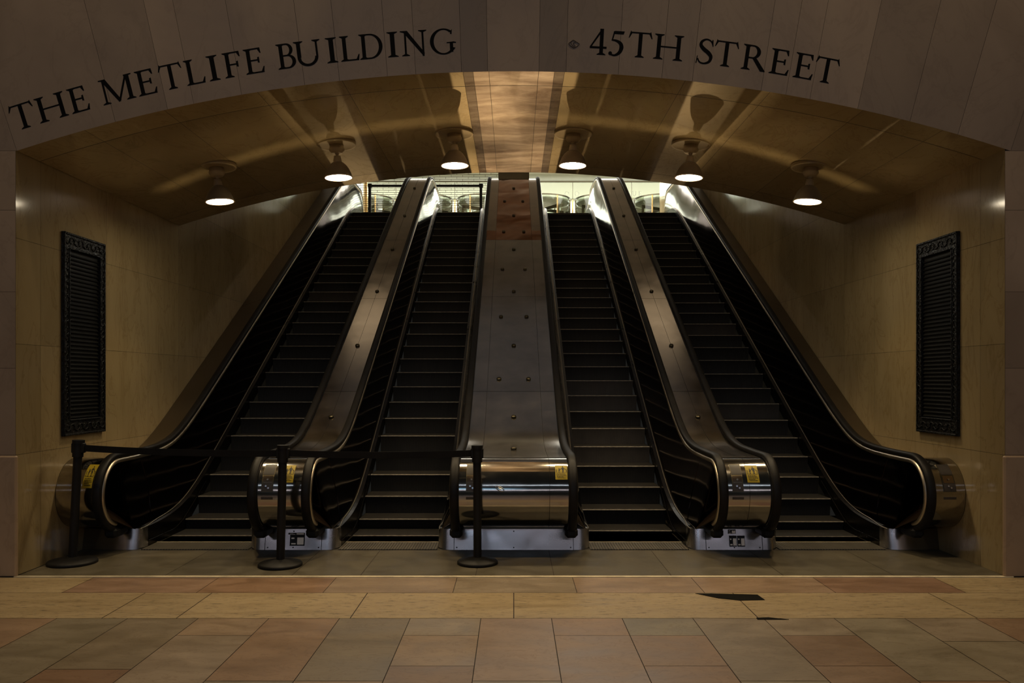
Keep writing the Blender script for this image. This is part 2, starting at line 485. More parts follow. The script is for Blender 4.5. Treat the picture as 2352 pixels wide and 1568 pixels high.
# ------------------------------------------------------------------ setting: upper hall
GY = 29.0
m = M(); m.face([(-9, 20.9, TOPZ), (9, 20.9, TOPZ), (9, 33, TOPZ), (-9, 33, TOPZ)]); struct(m.build('floor_upper', K_HFLOOR))
m = M(); m.face([(-9, 24.2, 9.25), (9, 24.2, 9.25), (9, 33, 9.25), (-9, 33, 9.25)]); struct(m.build('ceiling_upper', K_HALLC))
m = M(); m.face([(-W, SY, 9.25), (W, SY, 9.25), (W, 24.2, 9.25), (-W, 24.2, 9.25)]); struct(m.build('ceiling_escalator', K_UPC))
m = M()
m.mat = 0; m.face([(-9, 32.9, 8.62), (9, 32.9, 8.62), (9, 32.9, 9.25), (-9, 32.9, 9.25)])
m.mat = 1; m.face([(-9, 32.9, TOPZ), (9, 32.9, TOPZ), (9, 32.9, 8.62), (-9, 32.9, 8.62)])
struct(m.build('wall_back', [K_HALLW2, K_HALLW]))
for i, s in enumerate((-1, 1)):
    m = M(); m.face([(s*9, WE, TOPZ), (s*9, 33, TOPZ), (s*9, 33, 9.25), (s*9, WE, 9.25)]); struct(m.build('wall_hall_%s' % ('left', 'right')[i], K_HALLW))
    m = M(); m.box(s*(W-.05), s*(W+.03), WE+.0, WE+.14, TOPZ, 9.25, .01); struct(m.build('trim_%d' % (4+i), K_GOLD))
# glazed screen above the revolving doors
m = M()
for x in [-8.5+k*2.12 for k in range(9)]: pass
m.box(-8.99, 8.99, GY-.05, GY+.05, 8.955, 9.0, .006)
sc_root = empty('glazed_screen', (0, GY, 8.4))
tag(sc_root, 'glass screen with a dark transom above the revolving doors at the top of the escalators', 'glass screen')
m.build('transom', K_BRONZE, sc_root)
DP = 2.12
for k in range(-3, 4):
    m = M(); m.box(k*DP-.022, k*DP+.022, GY-.03, GY+.03, TOPZ, 8.33, .004); m.build('door_jamb', K_GOLD, sc_root)
    m = M(); m.box(k*DP-.009, k*DP+.009, GY-.012, GY+.012, 8.33, 8.955, .002); m.build('mullion', K_BRONZE, sc_root)
for k in range(-3, 3):
    m = M(); m.box(k*DP+.0095, (k+1)*DP-.0095, GY-.004, GY+.004, 8.36, 8.952)
    m.build('glass_pane', K_GLASS, sc_root)
m = M(); m.box(-8.99, 8.99, GY-.02, GY+.02, 9.002, 9.249); m.build('fascia', K_HALLW2, sc_root)

def revolving_door(k, label):
    cx = k*DP+DP/2; R = .985; z0, z1 = TOPZ, 8.34
    r = empty('revolving_door', (cx, GY, z0)); tag(r, label, 'revolving door', 'revolving doors of the upper hall')
    m = M(); m.lathe([(R-.05, z1-.035), (R, z1-.035), (R, z1), (R-.05, z1)], cx, GY, 48, False); m.lathe([(R-.05, z1), (R-.05, z1-.035)], cx, GY, 48, False)
    m.build('canopy_ring', K_BRONZE, r)
    m = M(); m.lathe([(0.001, z1-.15), (R-.06, z1-.15), (R-.06, z1-.10), (.001, z1-.10)], cx, GY, 48, False); m.build('canopy_disc', K_DISC, r)
    for a in (0, 180):
        m = M()
        rows = [[(cx+R*math.cos(math.radians(a-62+t*12.4)), GY+R*math.sin(math.radians(a-62+t*12.4)), z) for t in range(11)] for z in (z0+.1, z1-.036)]
        m.grid(rows); m.build('curved_glass', K_GLASS, r)
    m = M()
    rows = [[(cx+(R-.01)*math.cos(2*PI*t/48), GY+(R-.01)*math.sin(2*PI*t/48), z) for t in range(49)] for z in (z1-.30, z1-.037)]
    m.grid(rows); m.build('glass_fascia', K_GLASS, r)
    for a in (-62, 62, 118, 242):
        x = cx+R*math.cos(math.radians(a)); y = GY+R*math.sin(math.radians(a))
        m = M(); m.box(x-.024, x+.024, y-.024, y+.024, z0, z1-.036, .005); m.build('post', K_GOLD, r)
    for a in (35, 125, 215, 305):
        c, s = math.cos(math.radians(a)), math.sin(math.radians(a))
        w = empty('door_wing', (0, 0, 0)); w.parent = r
        m = M()
        def bar(r0, r1, za, zb, t=.022):
            m.prism([(r0, -t), (r1, -t), (r1, t), (r0, t)], lambda p: (cx+p[0]*c-p[1]*s, GY+p[0]*s+p[1]*c, za), lambda p: (cx+p[0]*c-p[1]*s, GY+p[0]*s+p[1]*c, zb))
        bar(.02, .93, z0+.01, z0+.25); bar(.02, .93, z1-.42, z1-.31); bar(.02, .08, z0+.25, z1-.42); bar(.86, .93, z0+.25, z1-.42)
        COL.objects.unlink(w); bpy.data.objects.remove(w)
        wing = m.build('door_wing', K_BRONZE, r)
        m = M(); m.face([(cx+.08*c, GY+.08*s, z0+.25), (cx+.86*c, GY+.86*s, z0+.25), (cx+.86*c, GY+.86*s, z1-.42), (cx+.08*c, GY+.08*s, z1-.42)])
        m.build('wing_glass', K_GLASS, wing)
for k, l in ((-3, 'revolving door at the top of the leftmost escalator behind the roller grille'),
             (-2, 'revolving door left of the centre at the top, partly hidden by the left sloping divider'),
             (-1, 'revolving door at the top of the second escalator behind the roller grille and black barrier'),
             (0, 'revolving door with blue tape above it at the top of the third escalator'),
             (1, 'revolving door partly hidden behind the right sloping divider at the top'),
             (2, 'revolving door at the top of the rightmost escalator beside the brown wall end')):
    revolving_door(k, l)
# roller grille in the left half
gr = empty('roller_grille', (-2.5, 23.4, TOPZ)); tag(gr, 'see-through roller grille of thin horizontal rods closing the top of the two left escalators', 'roller grille')
m = M()
z = TOPZ+.03; row = 0
x0, x1 = -W+.02, -.28
while z < 9.2:
    m.box(x0, x1, 23.394, 23.406, z-.0055, z+.0055)
    x = x0+.05+(.165 if row % 2 else 0)
    while x < x1-.05:
        m.box(x-.004, x+.004, 23.396, 23.404, z, z+.064); x += .33
    z += .064; row += 1
m.build('grille_curtain', K_BRONZE, gr)
m = M(); m.box(x1-.0, x1+.06, 23.36, 23.44, TOPZ, 9.24, .006); m.build('guide_rail', K_BRONZE, gr)
m = M(); m.box(x0-.015, x0+.04, 23.36, 23.44, TOPZ, 9.24, .006); m.build('guide_rail', K_GOLD, gr)
# black barrier in front of the grille
bz = 7.21; by = 22.9
br = empty('barrier_frame', (-2.4, by, TOPZ)); tag(br, 'black tubular barrier across the top of the two left escalators', 'barrier')
m = M(); m.box(-4.13, -.90, by-.035, by+.035, bz+.12, bz+.185, .015); m.build('top_rail', K_BLACK, br)
for x in (-4.13, -.97):
    m = M(); m.box(x, x+.075, by-.0375, by+.0375, TOPZ, bz+.12, .01); m.box(x-.02, x+.10, by-.055, by+.055, bz+.10, bz+.215, .02); m.build('barrier_post', K_BLACK, br)
m = M(); m.box(-4.05, -.97, by-.02, by+.02, TOPZ+.12, TOPZ+.16, .01); m.build('bottom_rail', K_BLACK, br)
m = M(); m.prism([(.98, 8.28), (1.12, 8.285), (1.16, 8.36), (1.03, 8.365)], lambda p: (p[0]+.1, GY-.012, p[1]+.04), lambda p: (p[0]+.1, GY-.009, p[1]+.04))
tag(m.build('blue_tape', K_BLUE), 'small piece of blue tape on the glass above a revolving door', 'tape')

# ------------------------------------------------------------------ lettering
S, TH = .145, .058
def strip(pts, ws):
    """variable-width stroke through smooth points, returned as quads"""
    P = []; Wd = []
    n = len(pts)
    for i in range(n-1):
        p0 = pts[max(i-1, 0)]; p1 = pts[i]; p2 = pts[i+1]; p3 = pts[min(i+2, n-1)]
        for k in range(6):
            t = k/6
            def cr(a, b, c, d): return .5*((2*b)+(-a+c)*t+(2*a-5*b+4*c-d)*t*t+(-a+3*b-3*c+d)*t**3)
            P.append((cr(p0[0], p1[0], p2[0], p3[0]), cr(p0[1], p1[1], p2[1], p3[1])))
            Wd.append(ws[i]+(ws[i+1]-ws[i])*t)
    P.append(pts[-1]); Wd.append(ws[-1])
    L, R = [], []
    for i in range(len(P)):
        a = P[max(i-1, 0)]; b = P[min(i+1, len(P)-1)]
        dx, dy = b[0]-a[0], b[1]-a[1]; l = math.hypot(dx, dy) or 1
        nx, ny = -dy/l, dx/l
        L.append((P[i][0]+nx*Wd[i]/2, P[i][1]+ny*Wd[i]/2)); R.append((P[i][0]-nx*Wd[i]/2, P[i][1]-ny*Wd[i]/2))
    return [[L[i], L[i+1], R[i+1], R[i]] for i in range(len(P)-1)]
def ring(cx, cy, rx, ry, a0, a1, sx=S, sy=TH, n=22):
    out = []
    for i in range(n):
        q = []
        for a, (r1, r2) in ((a0+(a1-a0)*i/n, (rx, ry)), (a0+(a1-a0)*(i+1)/n, (rx, ry)), (a0+(a1-a0)*(i+1)/n, (rx-sx, ry-sy)), (a0+(a1-a0)*i/n, (rx-sx, ry-sy))):
            q.append((cx+r1*math.cos(math.radians(a)), cy+r2*math.sin(math.radians(a))))
        out.append(q)
    return out
def rect(x0, x1, y0, y1): return [(x0, y0), (x1, y0), (x1, y1), (x0, y1)]
def foot(x, w, e=.10): return [(x-e, 0), (x+w+e, 0), (x+w+e, .028), (x+w, .085), (x, .085), (x-e, .028)]
def head(x, w, e=.10): return [(px, 1-py) for px, py in foot(x, w, e)][::-1]
def stem(x, w=S, b=True, t=True):
    o = [rect(x, x+w, 0, 1)]
    if b: o.append(foot(x, w))
    if t: o.append(head(x, w))
    return o
def arm(x0, x1, y, d):   # horizontal arm with a beak of height d at its end
    yb = y
    o = [rect(x0, x1, yb, yb+TH) if d > 0 else rect(x0, x1, yb-TH, yb)]
    if d > 0: o.append([(x1-.10, yb+TH), (x1-.01, yb), (x1+.03, yb+d), (x1-.01, yb+d)])
    else: o.append([(x1-.10, yb-TH), (x1-.02, yb+d), (x1+.02, yb+d), (x1, yb)])
    return o
def glyph(c):
    if c == 'I': return .34, stem(.095)
    if c == 'T':
        w = .92
        return w, stem(w/2-S/2, t=False)+[rect(.06, w-.06, 1-TH, 1), [(.06, 1), (.0, .76), (.035, .76), (.13, 1-TH), (.2, 1)], [(w-.2, 1), (w-.13, 1-TH), (w-.035, .76), (w, .76), (w-.06, 1)], [(.06, 1), (.07, 1.05), (.1, 1)], [(w-.1, 1), (w-.07, 1.05), (w-.06, 1)]]
    if c == 'H': return 1.06, stem(.10)+stem(1.06-.10-S)+[rect(.2, .86, .48, .48+TH)]
    if c == 'L': return .74, stem(.10)+arm(.2, .70, 0, .24)
    if c == 'E': return .76, stem(.10)+arm(.2, .70, 0, .24)+arm(.2, .64, 1, -.22)+[rect(.2, .55, .49, .49+TH), [(.50, .42), (.57, .40), (.57, .64), (.50, .62)]]
    if c == 'F': return .68, stem(.10)+arm(.2, .64, 1, -.22)+[rect(.2, .54, .47, .47+TH), [(.49, .40), (.56, .38), (.56, .62), (.49, .60)]]
    if c == 'M':
        return 1.26, [rect(.13, .13+.075, 0, .96), foot(.13, .075, .11), [(.02, 1), (.02, .965), (.16, .93), (.25, 1)], [(.10, 1), (.27, 1), (.70, .06), (.60, 0)], [(.58, 0), (.66, 0), (1.05, .93), (1.0, 1)], rect(1.0, 1.0+S, 0, 1), foot(1.0, S), [(.95, 1), (.97, .9), (1.24, .965), (1.24, 1)]]
    if c == 'N':
        return 1.04, [rect(.15, .225, 0, .92), foot(.15, .075, .11), [(.0, 1), (.0, .965), (.14, .92), (.25, 1)], [(.08, 1), (.27, 1), (.90, .10), (.88, -.03), (.85, -.03)], rect(.815, .89, -.03, 1), head(.815, .075, .12)]
    if c == 'B':
        return .78, stem(.10)+ring(.38, .745, .26, .255, -90, 90, S*.9)+[rect(.2, .38, 1-TH, 1), rect(.2, .40, .49, .49+TH), rect(.2, .40, 0, TH)]+ring(.40, .275, .32, .275, -90, 90)
    if c == 'D':
        return .98, stem(.10)+[rect(.2, .42, 1-TH, 1), rect(.2, .42, 0, TH)]+ring(.42, .5, .50, .5, -90, 90)
    if c == 'U':
        return 1.0, [rect(.10, .10+S, .36, 1), head(.10, S), rect(.79, .79+.075, .36, 1), head(.79, .075, .11)]+ring(.4825, .36, .3825, .38, 180, 360, .118, .10)
    if c == 'G':
        return 1.02, ring(.54, .5, .52, .52, 50, 330, S, .06, 30)+[rect(.78, .78+S*.85, .08, .46), [(.66, .43), (1.02, .43), (1.02, .465), (.93, .49), (.66, .465)], [(.80, .80), (.86, .78), (.88, .98), (.83, .92)]]
    if c == 'O': return 1.04, ring(.52, .5, .52, .52, 0, 360, S, .06, 36)
    if c == 'S':
        q = [(.60, .80), (.50, .93), (.33, .975), (.17, .88), (.14, .73), (.27, .58), (.46, .45), (.57, .30), (.52, .11), (.33, .02), (.15, .06), (.06, .20)]
        w = [.05, .055, .065, .10, .13, .155, .16, .14, .10, .065, .055, .05]
        return .68, strip(q, w)+[[(.56, .98), (.60, .98), (.63, .72), (.60, .72), (.54, .86)], [(.04, .0), (.06, .30), (.03, .30), (.0, .02)]]
    if c == 'R':
        return .94, stem(.10)+ring(.38, .73, .30, .27, -90, 90)+[rect(.2, .38, 1-TH, 1), rect(.2, .40, .46, .46+TH), [(.38, .48), (.54, .50), (.92, .03), (.92, 0), (.74, 0)]]
    if c == '4':
        return .70, [rect(.40, .40+S, 0, 1.04), foot(.40, S), rect(.02, .68, .25, .25+.085), [(.02, .25), (.02, .32), (.46, 1.04), (.52, 1.04), (.46, .90), (.10, .335)]]
    if c == '5':
        return .62, [[(.16, .96), (.20, .86), (.56, .86), (.60, .985), (.22, .985)], [(.17, .96), (.23, .96), (.15, .62), (.09, .60)]]+strip([(.10, .62), (.28, .60), (.45, .50), (.50, .33), (.42, .13), (.24, .02), (.05, .06)], [.05, .09, .14, .165, .13, .075, .06])+ring(.07, .09, .075, .075, 0, 360, .074, .074, 14)
    return .4, []
HL = .238; RB = AR+.176
def inscription(word_px, label):
    mid = sum(p[1] for p in word_px)/len(word_px)
    a = rad(mid, RB)
    root = empty('wall_inscription', (RB*math.sin(a), FY, ACZ+RB*math.cos(a)))
    tag(root, label, 'inscription')
    for c, px, wpx in word_px:
        gw, polys = glyph(c)
        sx = wpx/1850*FY/gw
        th = rad(px, RB)
        m = M()
        for d, poly in enumerate(polys):
            def tr(p, y):
                u = (p[0]-gw/2)*sx; v = RB+p[1]*HL
                return (v*math.sin(th)+u*math.cos(th), y, ACZ+v*math.cos(th)-u*math.sin(th))
            e = d*.00001
            m.prism(poly, lambda p: tr(p, FY-.0009-e), lambda p: tr(p, FY-.0003))
        m.build('letter', K_LETTER, root)
L1 = [('T', 61, 58), ('H', 126, 69), ('E', 189, 46), ('M', 276, 80), ('E', 343, 47), ('T', 399, 55), ('L', 453, 45), ('I', 495, 25), ('F', 539, 42), ('E', 589, 46),
      ('B', 663, 46), ('U', 711, 63), ('I', 765, 25), ('L', 806, 44), ('D', 856, 57), ('I', 904, 24), ('N', 953, 63), ('G', 1018, 61)]
L2 = [('4', 1373, 41), ('5', 1415, 36), ('T', 1468, 55), ('H', 1533, 67), ('S', 1617, 40), ('T', 1664, 56), ('R', 1729, 57), ('E', 1788, 47), ('E', 1843, 47), ('T', 1893, 56)]
inscription(L1, 'long black serif inscription of three words curving over the left half of the arch')
inscription(L2, 'short black serif inscription naming a street, right of the crown of the arch')
# faint letters on the glazed screen
fi = empty('glass_lettering', (3.5, GY-.01, 8.4)); tag(fi, 'faint grey capital letters on the glass above the right revolving doors', 'lettering')
for c, px in (('O', 1302), ('O', 1325), ('U', 1457), ('E', 1470)):
    gw, polys = glyph(c); h = .155; cx = (px-1180)/1850*GY
    m = M()
    for d, poly in enumerate(polys):
        f = lambda p, y: (cx+(p[0]-gw/2)*h, y, 8.47+p[1]*h)
        m.prism(poly, lambda p: f(p, GY-.0075-d*.00003), lambda p: f(p, GY-.005))
    m.build('letter', K_GREYL, fi)
# diamond-shaped repair mark left of the street inscription
def fw(x, y): return ((x-1180)*FY/1850, FY-.0015, 1.85+(872-y)*FY/1850)
m = M()
q = [(1306, 100), (1312, 95), (1317, 92), (1324, 96), (1331, 101), (1325, 107), (1318, 110), (1311, 106), (1306, 100)]
m.tube([fw(*p) for p in q], .004, 5); m.tube([fw(*p) for p in ((1311, 96), (1314, 104), (1321, 108))], .003, 5); m.tube([fw(*p) for p in ((1323, 96), (1316, 100), (1322, 106))], .003, 5)
tag(m.build('wall_mark', plain('mark_brown', (.06, .04, .025), .7)), 'small scratched diamond mark on the marble left of the street inscription', 'wall mark')

# ------------------------------------------------------------------ escalators
HR_W, HR_H = .046, .030
def handrail_mesh(x):
    pts = path(0, a0=-84, a1=-84); nn = normals(pts)
    m = M(); prof = []
    for k in range(14):
        a = 2*PI*k/14
        u = HR_W*math.copysign(abs(math.cos(a))**.7, math.cos(a)); v = HR_H*math.copysign(abs(math.sin(a))**.7, math.sin(a))
        prof.append((u, v))
    rows = [[(x+u, p[0]+n[0]*v, p[1]+n[1]*v) for u, v in prof] for p, n in zip(pts, nn)]
    m.grid(rows, True); m.face(rows[0]); m.face(rows[-1][::-1])
    return m
def strip_mesh(x, s):
    """bright profile under the handrail, s = direction towards the steps"""
    pts = path(.046, a0=-78, a1=-78); nn = normals(pts); m = M()
    prof = [(-.02, .018), (.030, .018), (.044, .012), (.052, 0), (.052, -.012), (.044, -.026), (.030, -.034), (-.02, -.034)]
    rows = [[(x+s*u, p[0]+n[0]*v, p[1]+n[1]*v) for u, v in prof] for p, n in zip(pts, nn)]
    m.grid(rows, True, True); m.face(rows[0]); m.face(rows[-1][::-1])
    return m
def panel_mesh(xh, xs, s):
    """inner panel from rail profile (xh) down to the skirt trim (xs)"""
    pts = path(.072, a0=-78, a1=-78)
    m = M(); rows = []
    xt = xh+s*.034; xb = xs-s*.05
    for (y, z) in pts:
        yl = min(max(y, NY+.10), UY-.10); zl = trimz(yl)+.012
        r = []
        for k in range(6):
            t = k/5
            zz = zl+(z-zl)*t; yy = yl+(y-yl)*t
            r.append((xb+(xt-xb)*t, yy, zz))
        rows.append(r)
    m.grid(rows)
    # upright sheet joints
    for yj_ in (9.12,):
        z0 = trimz(yj_)+.02; z1 = handz(yj_)-.09
        seg = []
        for k in range(7):
            t = k/6; seg.append((xb+(xt-xb)*t+s*.0035, yj_+.06*math.sin(PI*t)-.0, z0+(z1-z0)*t))
        m.tube(seg, .0025, 4)
    return m
ESC = [  # x0, x1 (skirts), handrail x0, x1, phase
    (-4.06, -2.89, -4.26, -2.68, .236),
    (-1.915, -.83, -2.13, -.61, .235),
    (.83, 1.915, .61, 2.15, .0),
    (2.89, 4.06, 2.69, 4.27, .19)]
ELAB = ['leftmost escalator, beside the left marble wall and behind the first black stanchion belt',
        'second escalator from the left, just left of the wide centre divider',
        'third escalator from the left, just right of the wide centre divider',
        'rightmost escalator, beside the right marble wall']
WORN = [{11.146+.4*12: 1}, {}, {}, {}]
def step_mesh(w, worn):
    m = M(); m.mat = 0
    rows = []
    prof = [(.03, -.245), (.028, -.16), (.018, -.08), (.004, -.022), (0, -.012)]
    rows = [[(-w/2, y, z), (w/2, y, z)] for y, z in prof]
    m.grid(rows)
    m.mat = 1
    m.grid([[(-w/2, y, z), (w/2, y, z)] for y, z in ((0, -.012), (.003, -.002), (.016, .0))])
    m.mat = 2
    m.face([(-w/2, .016, 0), (w/2, .016, 0), (w/2, .43, -.001), (-w/2, .43, -.001)])
    m.mat = 0
    for s in (-1, 1):
        m.face([(s*w/2, 0, -.012), (s*w/2, .03, -.245), (s*w/2, .43, -.245), (s*w/2, .43, 0), (s*w/2, .016, 0)])
    return m
worn_y = [[15.9], [], [12.9, 12.5, 11.3, 11.7], [12.3, 14.7]]
for ei, (x0, x1, h0, h1, ph) in enumerate(ESC):
    cx = (x0+x1)/2
    root = empty('escalator', (cx, 8.75, 0)); tag(root, ELAB[ei], 'escalator', 'row of four escalators')
    w = x1-x0-.012
    ma = step_mesh(w, False).build('step', [K_STEP, K_NOSE, K_TREAD], root, loc=(0, 0, 0)); mw = None
    proto = ma; proto.parent = root
    y = 9.71+ph-.4 if ph > .1 else 9.71
    first = True
    while y < 20.75:
        st = proto if first else proto.copy()
        if not first: COL.objects.link(st)
        st.parent = root
        st.location = (0, y-8.75, nose(y)-.002)
        if any(abs(y-q) < .2 for q in worn_y[ei]):
            if mw is None:
                mw = proto.data.copy(); mw.materials[0] = K_STEPW
            st.data = mw; st['label'] = 'step with a worn grey riser'
        first = False; y += .4
    # comb and floor plates
    m = M(); m.mat = 0
    m.box(x0+.004, x1-.004, 8.77, 9.14, -.02, .008)
    m.mat = 1; m.box(x0+.004, x1-.004, 9.14, 9.165, -.02, .012, .003)
    m.build('comb_plate', [K_COMB, K_COMBE], root)
    m = M(); m.face([(x0+.008, 9.165, -.002), (x1-.008, 9.165, -.002), (x1-.008, 9.75+ph, -.002), (x0+.008, 9.75+ph, -.002)])
    m.build('lowest_tread', K_TREAD, root)
    m = M(); m.box(x0, x1, 20.72, 22.3, TOPZ-.03, TOPZ+.004, .002); m.build('top_plate', K_COMB, root)
    for xs, xh, s in ((x0, h0, 1), (x1, h1, -1)):
        handrail_mesh(xh).build('handrail', K_RUBBER, root)
        strip_mesh(xh, s).build('handrail_profile', K_STRIP, root)
        panel_mesh(xh, xs, s).build('balustrade_panel', K_PANEL, root)
        m = M()
        yy = [8.94+.12*i for i in range(int((22.0-8.94)/.12)+1)]
        m.grid([[(xs, y, min(nose(y)-.12, trimz(y)-.1) if y > 9.3 else -.002) for y in yy], [(xs, y, trimz(y)) for y in yy], [(xs-s*.055, y, trimz(y)+.012) for y in yy]], smooth=False)
        m.build('skirt', K_SKIRT, root)
        m = M(); m.tube([(xs-s*.02, 8.80, .224), (xs-s*.015, 8.86, .226)]+[(xs-s*.046*min(1, (y-8.85)/.4), y, trimz(y)+.016*min(1, (y-8.85)/.4)) for y in yy], .0055, 6); m.build('skirt_trim', K_STRIP, root)
        m = M(); m.tube([(xs+s*.006, y, max(.03, nose(y)+.07*min(1, max(0, (10.6-y)/1.2))-.0)) for y in yy if y < 10.7], .005, 5); m.build('skirt_brush', K_SKIRT, root)
        # black boot where the handrail enters the base
        m = M(); m.box(xh-.068, xh+.068, NY-.13, NY+.16, .178, .285, .03); m.build('handrail_inlet', K_BOOT, root)

# ------------------------------------------------------------------ dividers between / beside the escalators
def drum_pt(x, ang, r):
    a = math.radians(ang); return (x, NY-r*math.cos(a), NZ+r*math.sin(a))
DR = NR-.022
def deck_rows(xs, pts): return [[(x, p[0], p[1]) for x in xs] for p in pts]
def patch_drum(x0, x1, a0, a1, lift, name, mat, parent, thick=.004, shear=0.0):
    m = M(); n = 6
    o = [[drum_pt(x0+(x1-x0)*k, a0+(a1-a0)*i/n, DR+lift) for k in (0, 1)] for i in range(n+1)]
    b = [[drum_pt(x0+(x1-x0)*k, a0+(a1-a0)*i/n, DR+lift-thick) for k in (0, 1)] for i in range(n+1)]
    m.grid(o, smooth=False)
    m.grid([[r[0] for r in o], [r[0] for r in b]]); m.grid([[r[1] for r in o], [r[1] for r in b]])
    m.grid([o[0], b[0]]); m.grid([o[-1], b[-1]])
    return m.build(name, mat, parent)
def control(xc, w, root):
    cp = patch_drum(xc-w/2, xc+w/2, 8, 58, .006, 'control_panel', K_BRONZE, root, .006)
    patch_drum(xc-w*.46, xc+w*.46, 36, 57, .0075, 'cover_plate', K_CTRL, cp, .001)
    patch_drum(xc-w*.40, xc+w*.40, 22, 34, .0078, 'key_switch_plate', K_DECKB, cp, .001)
    patch_drum(xc-w*.46, xc+w*.46, 9, 21, .0080, 'stop_plate', K_CTRL, cp, .001)
    for a, dx in ((27.5, 0), (17, -.012), (14, .014)):
        m = M(); p = drum_pt(xc+dx, a, DR+.010); ca = math.cos(math.radians(a)); sa = math.sin(math.radians(a))
        q = drum_pt(xc+dx, a, DR+.016)
        m.tube([p, q], .010, 10); m.build('button', K_BASE, cp)
    patch_drum(xc-w*.5, xc+w*.5, -4, 0, .003, 'label_slot', K_CTRL, root, .003)
def sticker(x0, x1, root, a0=23, a1=56):
    st = patch_drum(x0, x1, a0, a1, .0035, 'warning_sticker', K_YELLOW, root, .002)
    st['label'] = 'yellow warning sticker'
    w = x1-x0; h = a1-a0
    def P(u, v, l=.0042): return drum_pt(x0+u*w, a0+v*h, DR+l)
    m = M()
    def poly(pts): m.face([P(*p) for p in pts])
    def disc(cx, cy, rx, ry): poly([(cx+rx*math.cos(2*PI*k/12), cy+ry*math.sin(2*PI*k/12)) for k in range(12)])
    def bar(u0, u1, v0, v1): poly([(u0, v0), (u1, v0), (u1, v1), (u0, v1)])
    disc(.62, .86, .055, .045); poly([(.54, .62), (.74, .60), (.70, .80), (.57, .80)]); poly([(.55, .80), (.60, .78), (.42, .62), (.38, .65)]); poly([(.66, .80), (.72, .80), (.88, .66), (.84, .63)])
    bar(.58, .64, .44, .62); bar(.66, .72, .44, .62)
    disc(.33, .73, .045, .036); poly([(.26, .56), (.40, .56), (.38, .70), (.29, .70)]); bar(.28, .32, .44, .57); bar(.345, .385, .44, .57)
    for u in (.06, .88):
        bar(u, u+.035, .46, .68); bar(u+.06, u+.09, .46, .66)
    bar(.06, .95, .425, .44)
    for i, (a, b) in enumerate(((.1, .78), (.1, .86), (.12, .92), (.14, .66), (.18, .84))):
        v = .34-i*.065; u = a
        while u < b:
            l = random.uniform(.06, .15); bar(u, min(u+l, b), v, v+.032); u += l+.03
    m.build('pictogram', K_BLACK, st)
def notice(x0, x1, z0, z1, root, y=8.765):
    m = M(); m.mat = 0
    def tb(a, b, c, d, l0, l1):
        m.prism([(a, c), (b, c), (b, d), (a, d)], lambda p: (p[0], y-l0+.2027*p[1], p[1]), lambda p: (p[0], y-l1+.2027*p[1], p[1]))
    tb(x0, x1, z0, z1, .005, .0)
    m.mat = 1
    w = x1-x0; h = z1-z0
    tb(x0+w*.5, x1-w*.06, z0+h*.1, z1-h*.25, .006, .005)
    tb(x0+w*.1, x0+w*.4, z0+h*.12, z0+h*.24, .006, .005)
    tb(x0+w*.1, x0+w*.3, z0+h*.62, z0+h*.74, .006, .005)
    m.build('notice_plate', [K_BLACK, K_STRIP], root)
def button_mesh(x, y):
    z = handz(y)-.018; m = M()
    d = 1e-3; sl = (handz(y+d)-handz(y-d))/(2*d); l = math.hypot(1, sl); ny, nz = -sl/l, 1/l; ty, tz = 1/l, sl/l
    rows = []
    for r, h in ((.034, 0), (.034, .012), (.028, .022), (.012, .026), (.001, .027)):
        rows.append([(x+r*math.cos(2*PI*k/16), y+ty*r*math.sin(2*PI*k/16)+ny*h, z+tz*r*math.sin(2*PI*k/16)+nz*h) for k in range(16)])
    m.grid(rows, True); return m
def deck_pts(y0, y1):
    n = max(2, int((y1-y0)/.12)); return [(y0+(y1-y0)*i/n, handz(y0+(y1-y0)*i/n)-.022) for i in range(n+1)]
